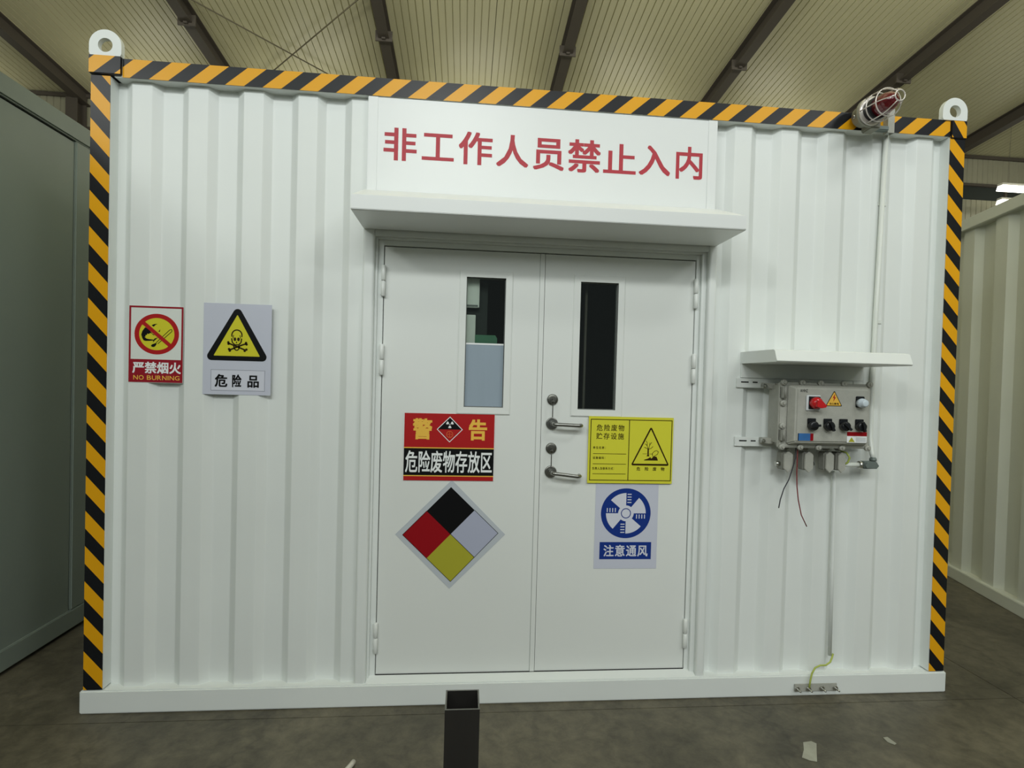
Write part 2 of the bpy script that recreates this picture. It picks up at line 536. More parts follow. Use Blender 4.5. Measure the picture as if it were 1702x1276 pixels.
# ribbed roof panels, about one metre wide
def roof_panel():
    pw, n = 1.06, 9; p = pw / n; prof = [(0.0, 0.03), (0.004, 0.0)]
    for k in range(n):
        x = p * k
        if k:
            prof += [(x - .009, 0.0), (x - .005, 0.022), (x + .005, 0.022), (x + .009, 0.0)]
    prof += [(pw - .008, 0.0), (pw - .004, 0.03)]
    mb = MB()
    for (xa, za), (xb, zb) in zip(prof[:-1], prof[1:]):
        mb.face([(xa, YF, RZ(YF) + za), (xb, YF, RZ(YF) + zb), (xb, YB, RZ(YB) + zb), (xa, YB, RZ(YB) + za)])
    mb.face([(0, YF, RZ(YF) + .03), (0, YB, RZ(YB) + .03), (pw - .004, YB, RZ(YB) + .03), (pw - .004, YF, RZ(YF) + .03)])
    return mb.build('roof_panel', 'ceil', ceiling, recalc=False)
rp = roof_panel(); rp.location = (-14, 0, 0)
for k in range(1, 32):
    dup(rp, 'roof_panel', ceiling, (-14 + 1.06 * k, 0, 0))
def rafter():
    mb = MB()
    for (x0, x1, z0, z1) in ((-.085, .085, -.26, -.245), (-.006, .006, -.245, -.015), (-.085, .085, -.015, 0.0)):
        i = len(mb.v)
        for y in (YF, YB):
            for (x, z) in ((x0, z0), (x1, z0), (x1, z1), (x0, z1)):
                mb.v.append((x, y, RZ(y) + z))
        for q in ((3, 2, 1, 0), (4, 5, 6, 7), (0, 1, 5, 4), (1, 2, 6, 5), (2, 3, 7, 6), (3, 0, 4, 7)):
            mb.f.append(tuple(i + a for a in q)); mb.m.append(0); mb.s.append(False)
    return mb.build('rafter', 'rafter', ceiling)
def splice():
    y = 6.95
    return MB().box(-.14, .14, y - .012, y + .012, RZ(y) - .30, RZ(y) - .13).box(-.03, .03, y - .06, y + .06, RZ(y) - .285, RZ(y) - .262).build('splice_plate', 'rafter', ceiling)
RX = [-12.6, -9.47, -6.33, -3.09, 0.05, 3.16, 6.24, 9.36, 12.62, 15.9]
r0 = rafter(); s0 = splice(); r0.location = s0.location = (RX[0], 0, 0)
for x in RX[1:]:
    dup(r0, 'rafter', ceiling, (x, 0, 0)); dup(s0, 'splice_plate', ceiling, (x, 0, 0))
# crossed bracing cables under the roof
for a, bb in (((-3.15, 6.4), (0.0, 9.3)), ((0.0, 6.1), (-3.15, 9.2))):
    MB().tube([(a[0], a[1], RZ(a[1]) - .10), (bb[0], bb[1], RZ(bb[1]) - .10)], 0.011, 8).build('bracing_cable', 'cable', ceiling)

# back wall
wb = struct(MB().box(-14, 20, YB + .10, YB + .2, 0, RZ(YB)).build('wall_back', 'wallp'))
def wall_panel(z0, z1):
    mb = MB(); n = 8; pw = 1.06; p = pw / n
    prof = []
    for k in range(n):
        x = p * k
        prof += [(x, .02), (x + .012, 0.0), (x + p - .012, 0.0), (x + p, .02)]
    for (xa, ya), (xb, yb) in zip(prof[:-1], prof[1:]):
        mb.face([(xa, YB + ya, z0), (xb, YB + yb, z0), (xb, YB + yb, z1), (xa, YB + ya, z1)])
    return mb.build('wall_panel', 'wallp', wb, recalc=False)
up0 = wall_panel(6.38, 7.06); lo0 = wall_panel(0.0, 6.02)
up0.location = lo0.location = (-14, 0, 0)
for k in range(1, 32):
    dup(up0, 'wall_panel', wb, (-14 + 1.06 * k, 0, 0)); dup(lo0, 'wall_panel', wb, (-14 + 1.06 * k, 0, 0))
MB().box(-14, 20, YB - .03, YB + .06, 6.34, 6.40).build('ledge', 'rafter', wb)
MB().box(-14, 20, YB - .05, YB + .05, 6.98, 7.05).build('eaves_angle', 'rafter', wb)
w1 = struct(MB().box(-14, 20, YB + .04, YB + .08, 6.02, 6.35).build('window_1', 'winband'))
for k in range(26):
    MB().box(-13 + 1.3 * k, -12.95 + 1.3 * k, YB + .0, YB + .05, 6.02, 6.35).build('mullion', 'rafter', w1)
for x in (-6.42, -0.1, 6.3, 12.78):
    MB().box(x - .11, x + .11, YB - .32, YB - .30, 0, 6.85).box(x - .006, x + .006, YB - .30, YB - .06, 0, 6.85).box(x - .11, x + .11, YB - .06, YB - .04, 0, 6.85).build('column', 'rafter', wb)

# ================================================================== WHITE HAZARD-WASTE CONTAINER
CW, CH, CD = 3.853, 2.70, 2.2
cont = thing('storage_container', 'white corrugated steel storage container with double doors and striped hazard edging', 'container', (CW / 2, 1.1, 0))
MB().box(-.012, CW + .012, -.005, .075, 0, .096).build('bottom_rail', 'white', cont, bevel=.005)
SB = stripe_mat('beam_tape', 1.0, -1.18, 0.1497, -((0.166 - 1.18 * 2.70) / 0.1497))
SP1 = stripe_mat('left_post_tape', -1.12, -1.0, 0.146, ((2.600 + 1.12 * 0.0) / 0.146))
SP2 = stripe_mat('right_post_tape', -1.12, -1.0, 0.1385, ((2.497 + 1.12 * 3.775) / 0.1385))
tb = MB().box(0.09, CW - .078, 0.0, .075, 2.622, 2.6985).build('top_beam', 'white', cont, bevel=.002)
def tape(parent, m, x0, x1, z0, z1, y, org=(0, 0, 0)):
    mb = MB().box(x0, x1, y - .0008, y - .0001, z0, z1)
    me = bpy.data.meshes.new('hazard_tape'); me.from_pydata(mb.v, [], mb.f); me.materials.append(m)
    o = bpy.data.objects.new('hazard_tape', me); COL.objects.link(o); o.parent = parent
    o.location = -cont.location
    return o
tape(tb, SB, 0.1225, 3.7745, 2.6225, 2.6980, 0)
for x0, x1, sm in ((0.0, .078, SP1), (CW - .078, CW, SP2)):
    po = MB().box(x0, x1, 0.0, .078, .099, 2.625).build('corner_post', 'white', cont, bevel=.003)
    tape(po, sm, x0 + .0015, x1 - .0015, .10, 2.6245, 0)
SBL = stripe_mat('left_block_tape', 1.0, -1.18, 0.16, -((0.020 - 1.18 * 2.70) / 0.16))
SBR = stripe_mat('right_block_tape', -1.5, -1.0, 0.15, ((2.702 + 1.5 * 3.83) / 0.15))
bl = MB().box(-.003, .1215, -.012, .10, 2.628, 2.702).build('corner_block', 'black', cont, bevel=.003)
tape(bl, SBL, 0.0, .1205, 2.630, 2.700, -.012)
br = MB().box(3.777, 3.853, -.008, .10, 2.614, 2.696).build('corner_block', 'black', cont, bevel=.003)
tape(br, SBR, 3.7785, 3.851, 2.617, 2.694, -.008)
# lifting lugs with real holes
def lug(cx, zb):
    mb = MB(); R, r, cz, n = .062, .028, 2.742 + (zb - 2.70), 40
    outer = []; inner = []
    for k in range(n):
        t = 2 * PI * k / n
        ox, oz = math.cos(t) * R, math.sin(t) * R
        if oz < 0:
            s = 1 / max(abs(math.cos(t)), abs(math.sin(t)) * R / (cz - zb))
            ox, oz = math.cos(t) * R * s, math.sin(t) * R * s
            ox = max(-R, min(R, ox)); oz = max(zb - cz, oz)
        outer.append((cx + ox, cz + oz)); inner.append((cx + r * math.cos(t), cz + r * math.sin(t)))
    y0, y1 = -.008, .014
    for k in range(n):
        q = (k + 1) % n
        A, B, C, D = outer[k], outer[q], inner[q], inner[k]
        mb.face([(A[0], y0, A[1]), (B[0], y0, B[1]), (C[0], y0, C[1]), (D[0], y0, D[1])])
        mb.face([(A[0], y1, A[1]), (D[0], y1, D[1]), (C[0], y1, C[1]), (B[0], y1, B[1])])
        mb.face([(A[0], y0, A[1]), (A[0], y1, A[1]), (B[0], y1, B[1]), (B[0], y0, B[1])])
        mb.face([(D[0], y0, D[1]), (C[0], y0, C[1]), (C[0], y1, C[1]), (D[0], y1, D[1])])
    return mb.build('lifting_lug', 'white', cont, recalc=False)
lug(.059, 2.702); lug(3.790, 2.696)

# corrugated front sheets
YO, YI = .026, .052
def sheet(pts, z0, z1, parent, name='corrugated_panel', m='white', t=.002):
    mb = MB()
    poly = [(x, y) for x, y in pts] + [(x, y + t) for x, y in reversed(pts)]
    n = len(pts)
    for k in range(n - 1):
        (xa, ya), (xb, yb) = pts[k], pts[k + 1]
        mb.face([(xa, ya, z0), (xb, yb, z0), (xb, yb, z1), (xa, ya, z1)])
        mb.face([(xb, yb + t, z0), (xa, ya + t, z0), (xa, ya + t, z1), (xb, yb + t, z1)])
    return mb.build(name, m, parent, recalc=False)
def softened(pts, r=.0028):
    out = [pts[0]]
    for k in range(1, len(pts) - 1):
        p = Vector(pts[k]); a = Vector(pts[k - 1]); q = Vector(pts[k + 1])
        p1 = p + (a - p).normalized() * min(r, (a - p).length / 2.2); p2 = p + (q - p).normalized() * min(r, (q - p).length / 2.2)
        out += [tuple(p1), tuple((p1 + p2 + p * 2) / 4), tuple(p2)]
    return out + [pts[-1]]
pts = [(.075, YI), (.112, YI)]
for k in range(5):
    s = .145 + .2225 * k
    pts += [(s, YO)]
    if k < 4:
        pts += [(s + .078, YO), (s + .111, YI), (s + .1895, YI)]
pts += [(1.125, YO)]
sheet(softened(pts), .09, 2.625, cont)
pts = [(2.64, YI), (2.712, YI)]
for k in range(5):
    s = 2.745 + .2225 * k
    pts += [(s, YO), (s + .078, YO), (s + .111, YI)]
    if k < 4:
        pts += [(s + .1895, YI)]
pts += [(3.78, YI)]
sheet(softened(pts), .09, 2.625, cont)
# shell: sides, back, roof, floor
MB().box(.0, .02, .075, CD, .05, 2.66).build('side_wall', 'white', cont)
MB().box(CW - .02, CW, .075, CD, .05, 2.66).build('side_wall', 'white', cont)
MB().box(.02, CW - .02, CD - .02, CD, .05, 2.66).build('back_wall', ['white', 'inside'], cont)
MB().box(.02, CW - .02, .075, CD - .02, 2.66, 2.68).build('roof_sheet', ['white'], cont)
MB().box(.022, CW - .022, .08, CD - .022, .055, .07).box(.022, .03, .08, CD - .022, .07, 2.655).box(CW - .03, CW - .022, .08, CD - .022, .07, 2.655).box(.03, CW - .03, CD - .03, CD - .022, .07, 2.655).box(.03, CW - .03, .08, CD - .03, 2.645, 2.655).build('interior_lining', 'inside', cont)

# door surround: casing, recess, frame
casing = MB()
# left casing post (x,y) profile, rounded nose
def post_profile(x0, x1, y0, y1, r):
    out = [(x1, y1), (x0, y1)]
    for k in range(6):
        t = PI + (PI / 2) * k / 5
        out.append((x0 + r + r * math.cos(t), y0 + r + r * math.sin(t)))
    for k in range(6):
        t = 1.5 * PI + (PI / 2) * k / 5
        out.append((x1 - r + r * math.cos(t), y0 + r + r * math.sin(t)))
    return out
casing.ext(post_profile(1.096, 1.146, .004, .075, .012), 'z', .075, 2.10)
casing.ext(post_profile(2.632, 2.672, .004, .075, .012), 'z', .075, 2.10)
casing.box(1.146, 2.632, .012, .075, 2.036, 2.10)
casing.build('door_casing', 'white', cont)
fr = MB()
fr.box(1.146, 1.156, .030, .075, .10, 2.036); fr.box(2.610, 2.632, .030, .075, .10, 2.036)   # step
fr.box(1.156, 2.610, .030, .075, 2.026, 2.036)
fr.box(1.156, 1.180, .045, .085, .10, 2.026); fr.box(2.590, 2.610, .045, .085, .10, 2.026)
fr.box(1.180, 2.590, .045, .085, 2.003, 2.026)
fr.ext([(.003, .060), (.085, .060), (.085, .1110), (.0455, .1110), (.003, .0965)], 'x', 1.1465, 2.6315)
fr.build('door_frame', 'white', cont, bevel=.0015)
MB().box(1.182, 2.588, .0460, .0490, .1105, .1142).box(1.172, 1.196, .0925, .10, .088, 2.01).box(2.574, 2.598, .0925, .10, .088, 2.01).box(1.196, 2.574, .0925, .10, 1.985, 2.01).box(1.196, 2.574, .0925, .10, .088, .125).box(1.855, 1.895, .0925, .10, .115, 1.985).build('door_rebate', 'gap', cont)

# doors
def door_leaf(x0, x1, wx0, wx1, name='door'):
    z0, z1, y0, y1 = .1140, 1.9985, .050, .090
    wz0, wz1 = 1.306, 1.882
    mb = MB()
    mb.box(x0, wx0, y0, y1, z0, z1).box(wx1, x1, y0, y1, z0, z1).box(wx0, wx1, y0, y1, z0, wz0).box(wx0, wx1, y0, y1, wz1, z1)
    d = mb.build(name, 'door', cont)
    # mitred raised window frame
    W = .031; yf = .044
    f = MB()
    X0, X1, Z0, Z1 = wx0 - W, wx1 + W, wz0 - W, wz1 + W
    O = [(X0, Z0), (X1, Z0), (X1, Z1), (X0, Z1)]; I = [(wx0, wz0), (wx1, wz0), (wx1, wz1), (wx0, wz1)]
    for k in range(4):
        q = (k + 1) % 4
        a, bb, cc, dd = O[k], O[q], I[q], I[k]
        # leave a hair joint at the mitres by sinking the edge line
        f.face([(a[0], y0, a[1]), (bb[0], y0, bb[1]), (bb[0], yf + .002, bb[1]), (a[0], yf + .002, a[1])])
        am = (a[0] + (dd[0] - a[0]) * .12, a[1] + (dd[1] - a[1]) * .12); bm_ = (bb[0] + (cc[0] - bb[0]) * .12, bb[1] + (cc[1] - bb[1]) * .12)
        f.face([(a[0], yf + .002, a[1]), (bb[0], yf + .002, bb[1]), (bm_[0], yf, bm_[1]), (am[0], yf, am[1])])
        f.face([(am[0], yf, am[1]), (bm_[0], yf, bm_[1]), (cc[0], yf + .001, cc[1]), (dd[0], yf + .001, dd[1])])
        f.face([(dd[0], yf + .001, dd[1]), (cc[0], yf + .001, cc[1]), (cc[0], .070, cc[1]), (dd[0], .070, dd[1])])
    f.build('window_frame', 'door', d, recalc=False)
    MB().box(wx0 + .001, wx1 - .001, .064, .068, wz0 + .001, wz1 - .001).build('glass', 'glass', d)
    g = MB()
    g.box(wx0, wx0 + .003, .058, .064, wz0, wz1).box(wx1 - .003, wx1, .058, .064, wz0, wz1).box(wx0 + .003, wx1 - .003, .058, .064, wz0, wz0 + .003).box(wx0 + .003, wx1 - .003, .058, .064, wz1 - .003, wz1)
    g.build('glazing_seal', 'seal', d)
    return d, (wx0, wx1, wz0, wz1)
dl, wl = door_leaf(1.1835, 1.890, 1.542, 1.717)
dr, wr = door_leaf(1.8922, 2.5865, 2.055, 2.229)
dl['label'] = 'left white door leaf with overlapping edge strip'
MB().box(1.869, 1.8898, .046, .0499, .1125, 1.9985).build('edge_strip', 'door', dl, bevel=.001)
MB().box(1.8672, 1.8690, .0490, .0499, .1125, 1.9985).build('edge_seal', 'seal2', dl)
MB().box(1.5455, 1.7135, .0625, .0636, 1.3095, 1.592).build('window_film', 'film', dl)['label'] = 'blue-grey film over the lower half of the glass'
MB().box(1.5455, 1.7135, .0618, .0624, 1.585, 1.592).build('film_edge', 'p_white', dl)
def hinge(x, zc, parent, s):
    mb = MB()
    for za, zb in ((zc + .001, zc + .068), (zc - .068, zc - .001)):
        mb.lathe((x, .036, za), (0, 0, 1), [(0, .006), (.003, .0095), (zb - za - .003, .0095), (zb - za, .006)], 16)
    mb.box(x - (.001 if s > 0 else .0), x + s * .014, .040, .0455, zc - .06, zc + .06)
    mb.build('hinge', 'door', parent)
for zc in (1.848, 1.505, .281):
    hinge(1.181, zc, dl, -1); hinge(2.588, zc, dr, 1)
# lever handles and lock cylinders on the right leaf
def lever(cz, droop):
    mb = MB()
    x = 1.940
    mb.lathe((x, .050, cz), (0, -1, 0), [(0, .027), (.007, .027), (.009, .024)], 32)
    mb.lathe((x, .042, cz), (0, -1, 0), [(0, .011), (.03, .011)], 20)
    pts = [(x, .018, cz)]
    for k in range(1, 7):
        t = (PI / 2) * k / 6
        pts.append((x + .018 * (1 - math.cos(t)), .018 - .018 * math.sin(t) - .002, cz - droop * .1 * k / 6))
    for k in range(1, 5):
        pts.append((x + .018 + .092 * k / 4, -.002, cz - droop * (.1 + .9 * k / 4)))
    for k in range(1, 7):
        t = (PI / 2) * k / 6
        pts.append((x + .110 + .018 * math.sin(t), -.002 + .018 * (1 - math.cos(t)), cz - droop * 1.05))
    pts.append((pts[-1][0], .030, pts[-1][2]))
    mb.tube(pts, .0085, 14)
    mb.build('lever_handle', 'steel', dr)
lever(1.240, .004); lever(1.022, .012)
for cz in (1.348, 1.128):
    mb = MB().lathe((1.940, .050, cz), (0, -1, 0), [(0, .0245), (.006, .0245), (.008, .021), (.0081, .012)], 32)
    mb.lathe((1.940, .042, cz), (0, -1, 0), [(0, .0105), (.006, .0105)], 20)
    mb.box(1.9385, 1.9415, .0345, .0365, cz - .009, cz + .005)
    mb.build('lock_cylinder', 'darksteel', dr)
for cz, nm in ((1.348, 'upper'), (1.128, 'lower')):
    mb = MB()
    mb.box(1.937, 1.9395, .0175, .036, cz - .008, cz + .004)
    mb.tube([(1.938 + .008 * math.cos(t * PI / 8), .018, cz - .013 + .008 * math.sin(t * PI / 8)) for t in range(16)], .0011, 6, closed=True)
    mb.box(1.9355, 1.9395, .0165, .0195, cz - .078, cz - .022)
    o = mb.build('key', 'darksteel')
    tag(o, 'thin steel key on a ring hanging from the %s lock of the right door' % nm, 'key')

# sign board above the doors with painted characters
sb = MB().box(1.106, 2.650, .004, .026, 2.20, 2.621).build('sign_board', 'board', cont, bevel=.002)
for xa, xb in ((1.108, 1.148), (2.607, 2.648)):
    MB().box(xa, xb, .0015, .004, 2.21, 2.6205).build('side_fold', 'board', sb, bevel=.001)
CH9 = '非工作人员禁止入内'
BX = [(1.174, 1.314), (1.336, 1.473), (1.493, 1.639), (1.656, 1.797), (1.817, 1.954), (1.971, 2.118), (2.130, 2.278), (2.291, 2.435), (2.461, 2.584)]
BZ = [(2.356, 2.495), (2.366, 2.481), (2.358, 2.499), (2.358, 2.497), (2.354, 2.492), (2.353, 2.497), (2.358, 2.489), (2.359, 2.492), (2.352, 2.497)]
for ch, (a, bb), (z0, z1) in zip(CH9, BX, BZ):
    mb = MB(); put_char(mb, ch, (a + bb) / 2, (z0 + z1) / 2, bb - a, z1 - z0, .0034, .022 if ch in '非员禁' else .020, fit=True)
    mb.build('painted_character', 'p_paint', sb, recalc=False)

# door canopy: sloping top, upright fascia, flat underside
cn = MB()
cn.ext([(.004, 2.226), (-.26, 2.118), (-.26, 2.064), (-.254, 2.060), (.004, 2.060)][::-1], 'x', 1.098, 2.661)
cn.build('door_canopy', 'board', cont, bevel=.0015)
# small hood above the control box
hd = MB()
hd.ext([(.026, 1.588), (-.238, 1.586), (-.250, 1.582), (-.268, 1.539), (-.262, 1.534), (.026, 1.534)][::-1], 'x', 2.805, 3.400)
hd.build('box_hood', 'white', cont, bevel=.001)
MB().box(2.806, 3.400, .014, .025, 1.470, 1.534).build('hood_backplate', 'white', cont, bevel=.001)
# earthing bar
eb = MB().box(3.100, 3.306, -.014, -.009, .026, .060).box(3.104, 3.120, -.009, -.005, .030, .056).box(3.290, 3.304, -.009, -.005, .030, .056).build('earthing_bar', 'alloy', cont, bevel=.0008)
for x in (3.107, 3.162, 3.228, 3.294):
    MB().cyl((x, -.008, .042), (x, -.048, .042), .0035, n=10).cyl((x, -.014, .042), (x, -.022, .042), .0085, n=6, smooth=False).cyl((x, -.022, .042), (x, -.024, .042), .011, n=14).build('bolt', 'zinc', eb)

# ================================================================== SIGNS
def board(name, label, x0, x1, z0, z1, yb, t, m, cat='sign', face_name='sheet'):
    o = thing(name, label, cat, ((x0 + x1) / 2, yb, z0))
    MB().box(x0, x1, yb - t, yb, z0, z1).build(face_name, m, o)
    return o
E_ = .0004
# 1 no burning
y = YO - .0006
s1 = board('fire_ban_sign', 'small red-bordered no-fire notice with a struck-out match', .146, .363, 1.380, 1.700, y, .0010, 'p_clear')
yy = y - .0010 - E_
mb = MB(); frame2(mb, .147, .362, 1.381, 1.699, .0075, yy); rect(mb, .1545, .3545, 1.3885, 1.477, yy)
mb.build('red_border', 'p_dred', s1, recalc=False)
cx, cz, R = .257, 1.583, .0885
mb = MB(); ring(mb, cx, cz, .070, R, yy, ez=.96); 
mb.build('prohibition_ring', 'p_red', s1, recalc=False)
mb = MB(); disc(mb, cx, cz, .0705, yy + .0001, ez=.96); mb.build('yellow_disc', 'p_yel', s1, recalc=False)
mb = MB()
K = .0873 / 512; U = lambda a, c: (cx + (a - 605) * K, cz - (c - 570) * K * .97)
pol(mb, [U(*p) for p in ((330, 410), (270, 500), (245, 590), (270, 680), (300, 735), (350, 750), (430, 745), (520, 735), (545, 715), (480, 705), (430, 702), (370, 690), (320, 650), (345, 640), (345, 600), (375, 600), (385, 560), (420, 575), (450, 545), (490, 560), (520, 600), (560, 600), (500, 560), (430, 470), (380, 420))], yy - E_)
pol(mb, [U(*p) for p in ((480, 350), (540, 320), (620, 310), (570, 340), (530, 385))], yy - E_)
pol(mb, [U(*p) for p in ((680, 440), (680, 500), (655, 510), (645, 490), (668, 478))], yy - E_)
pol(mb, [U(*p) for p in ((500, 830), (475, 860), (490, 890), (530, 898), (570, 880), (600, 830), (600, 790))], yy - E_)
pol(mb, [U(*p) for p in ((520, 735), (560, 680), (640, 650), (600, 690), (550, 740), (525, 780))], yy - E_)
stroke(mb, [U(590, 790), U(905, 455), U(945, 440), U(962, 475), U(950, 500), U(630, 815)], .0026, yy - E_)
mb.build('black_flame_and_match', 'p_black', s1, recalc=False)
mb = MB(); stroke(mb, [U(300, 300), U(925, 855)], .0155, yy - 2 * E_); mb.build('prohibition_bar', 'p_red', s1, recalc=False)
mb = MB(); text_row(mb, '严禁烟火', .162, .356, 1.4425, .050, yy - E_, .028); mb.build('white_lettering', 'p_white', s1, recalc=False)
mb = MB(); latin(mb, 'NO BURNING', .165, .352, 1.4005, .0185, yy - E_, .012); mb.build('yellow_lettering', 'p_gold', s1, recalc=False)

# 2 dangerous goods
s2 = board('danger_sign', 'pale lilac sheet with a skull and crossbones in a yellow triangle', .443, .720, 1.337, 1.722, y, .0010, 'p_lilac')
mb = MB(); pol(mb, rtri(.5805, 1.719, .134, 1.481, .018), yy); mb.build('black_triangle', 'p_black', s2, recalc=False)
mb = MB(); pol(mb, rtri(.5800, 1.6760, .0945, 1.5010, .002), yy - E_); mb.build('yellow_triangle', 'p_yel', s2, recalc=False)
mb = MB(); K2 = .00614 / 100 * 3.2  # metres per crop pixel
K2 = .000196; V = lambda a, c: (.5795 + (a - 630) * K2, 1.6945 - (c - 85) * K2)
y3 = yy - 2 * E_
ring(mb, *V(628, 620), .018, .0232, y3, n=30, a0=-.35, a1=PI + .35, ez=1.05)
stroke(mb, [V(520, 690), V(535, 780), V(590, 830), V(665, 830), V(715, 780), V(728, 690)], .0052, y3)
disc(mb, *V(588, 710), .0056, y3, 14, ez=1.4); disc(mb, *V(662, 710), .0056, y3, 14, ez=1.4)
pol(mb, [V(622, 745), V(605, 795), V(640, 795)], y3)
stroke(mb, [V(560, 620), V(548, 690)], .003, y3); stroke(mb, [V(692, 620), V(704, 690)], .003, y3)
stroke(mb, [V(450, 795), V(560, 840), V(800, 935)], .0066, y3); stroke(mb, [V(835, 795), V(700, 845), V(480, 945)], .0066, y3)
for a, c in ((452, 780), (458, 812), (820, 782), (832, 815), (470, 925), (485, 960), (795, 955), (830, 925)):
    disc(mb, *V(a, c), .0052, y3, 12)
stroke(mb, [V(560, 850), V(590, 930), V(630, 950), V(665, 930), V(690, 850)], .005, y3)
mb.build('skull_and_crossbones', 'p_brown', s2, recalc=False)
mb = MB(); rect(mb, .477, .695, 1.355, 1.441, yy); mb.build('caption_panel', 'p_lilac2', s2, recalc=False)
mb = MB(); frame2(mb, .476, .696, 1.354, 1.442, .0012, yy - E_); mb.build('caption_outline', 'p_line', s2, recalc=False)
for ch, x in (('危', .518), ('险', .5805), ('品', .6485)):
    mb = MB(); put_char(mb, ch, x, 1.396, .052 if ch != '险' else .040, .056, y3, .030)
    mb.build('black_character', 'p_black', s2, recalc=False)

# 3 warning board (red / black)
DY = .0495
s3 = board('warning_sign', 'red and black warning board on the left door below its window', 1.283, 1.683, .977, 1.2742, DY, .003, 'p_red')
y0 = DY - .003 - E_
mb = MB(); rect(mb, 1.2845, 1.6815, 1.000, 1.122, y0); mb.build('black_band', 'p_black', s3, recalc=False)
mb = MB(); rect(mb, 1.2845, 1.6815, 1.1195, 1.124, y0 - E_); rect(mb, 1.2845, 1.6815, .9955, 1.000, y0 - E_); mb.build('cream_line', 'p_gold', s3, recalc=False)
for xa in (1.283, 1.6815):
    mb = MB(); rect(mb, xa, xa + .0015, .977, 1.2742, y0); mb.build('pale_edge', 'p_white', s3, recalc=False)
for ch, x in (('警', 1.364), ('告', 1.608)):
    mb = MB(); put_char(mb, ch, x, 1.205, .086, .096, y0, .034); mb.build('gold_character', 'p_gold', s3, recalc=False)
mb = MB(); text_row(mb, '危险废物存放区', 1.291, 1.676, 1.0605, .102, y0 - E_, .016, w=.055); mb.build('white_lettering', 'p_white', s3, recalc=False)
cx, cz, h = 1.4835, 1.2045, .0575
mb = MB(); pol(mb, [(cx - h, cz), (cx, cz - h), (cx + h, cz), (cx, cz + h)], y0); mb.build('diamond_outline', 'p_white', s3, recalc=False)
h2 = h - .0045
mb = MB(); pol(mb, [(cx - h2, cz), (cx + h2, cz), (cx, cz + h2)], y0 - E_); mb.build('black_half', 'p_black', s3, recalc=False)
mb = MB(); pol(mb, [(cx - h2, cz), (cx, cz - h2), (cx + h2, cz)], y0 - E_); mb.build('red_half', 'p_red', s3, recalc=False)
mb = MB(); rz = cz + .0225
disc(mb, cx, rz, .0022, y0 - 2 * E_, 12)
for a in (30, 150, 270):
    ring(mb, cx, rz, .006, .0165, y0 - 2 * E_, n=8, a0=math.radians(a - 27), a1=math.radians(a + 27))
mb.build('trefoil', 'p_white', s3, recalc=False)
mb = MB(); rz = cz - .0215; ring(mb, cx, rz, .0125, .0150, y0 - 2 * E_, n=24); stroke(mb, [(cx, rz - .0125), (cx, rz + .0095)], .0022, y0 - 2 * E_)
stroke(mb, [(cx - .0095, rz), (cx - .004, rz)], .003, y0 - 2 * E_); stroke(mb, [(cx + .0045, rz), (cx + .0095, rz)], .003, y0 - 2 * E_)
mb.build('orange_emblem', 'p_orange', s3, recalc=False)

# 4 hazard diamond
cx, cz, h = 1.4985, .7365, .2435
s4 = thing('hazard_diamond', 'silver-edged diamond sheet quartered black, red, lavender and yellow', 'sign', (cx, DY, cz - h))
MB().prism([(cx - h, cz), (cx, cz - h), (cx + h, cz), (cx, cz + h)], DY - .001, DY).build('sheet', 'p_grey', s4)
h = .2115; yq = DY - .001 - E_
T, L_, Rr, Bt, Cc = (cx - .003, cz + h), (cx - h, cz - .002), (cx + h, cz + .006), (cx + .004, cz - h), (cx - .001, cz)
mid = lambda p, q: ((p[0] + q[0]) / 2, (p[1] + q[1]) / 2)
for nm, q, m_ in (('black_quarter', [T, mid(T, L_), Cc, mid(T, Rr)], 'p_black'), ('red_quarter', [mid(T, L_), L_, mid(L_, Bt), Cc], 'p_crim'),
                  ('yellow_quarter', [Cc, mid(L_, Bt), Bt, mid(Bt, Rr)], 'p_olive'), ('lavender_quarter', [mid(T, Rr), Cc, mid(Bt, Rr), Rr], 'p_lav')):
    mb = MB(); pol(mb, q, yq); mb.build(nm, m_, s4, recalc=False)
mb = MB()
stroke(mb, [mid(T, Rr), Rr, Bt, L_, mid(T, L_)], .0022, yq - E_); stroke(mb, [mid(T, L_), mid(Bt, Rr)], .0022, yq - E_)
mb.build('outline', 'p_black', s4, recalc=False)

# 5 yellow storage board
YB5 = .0440
s5 = board('waste_storage_sign', 'yellow board with a dead tree and fish triangle on the right door', 2.108, 2.503, .974, 1.277, YB5, .004, 'p_syel')
y0 = YB5 - .004 - E_
mb = MB(); frame2(mb, 2.1165, 2.4975, .986, 1.2655, .0035, y0); rect(mb, 2.2945, 2.298, .9895, 1.262, y0)
for z in (1.108, 1.0615, 1.0165):
    rect(mb, 2.131, 2.285, z - .0012, z + .0012, y0)
mb.build('ruled_border', 'p_brown', s5, recalc=False)
mb = MB(); text_row(mb, '危险废物', 2.142, 2.276, 1.2265, .031, y0, .012, w=.029); text_row(mb, '贮存设施', 2.141, 2.275, 1.1885, .031, y0, .012, w=.029)
mb.build('heading_lettering', 'p_brown', s5, recalc=False)
mb = MB(); text_row(mb, '单位名称：', 2.129, 2.197, 1.1355, .0125, y0, .02, w=.0115); mb.build('small_lettering', 'p_brown', s5, recalc=False)
mb = MB(); text_row(mb, '设施编码：', 2.129, 2.197, 1.0895, .0125, y0, .02, w=.0115); mb.build('small_lettering', 'p_brown', s5, recalc=False)
mb = MB(); text_row(mb, '负责人及联系方式：', 2.128, 2.238, 1.041, .0125, y0, .02, w=.0115); mb.build('small_lettering', 'p_brown', s5, recalc=False)
for ch, x in zip('危险废物', (2.344, 2.382, 2.420, 2.458)):
    mb = MB(); put_char(mb, ch, x, 1.0415, .0185, .018, y0, .02); mb.build('small_character', 'p_brown', s5, recalc=False)
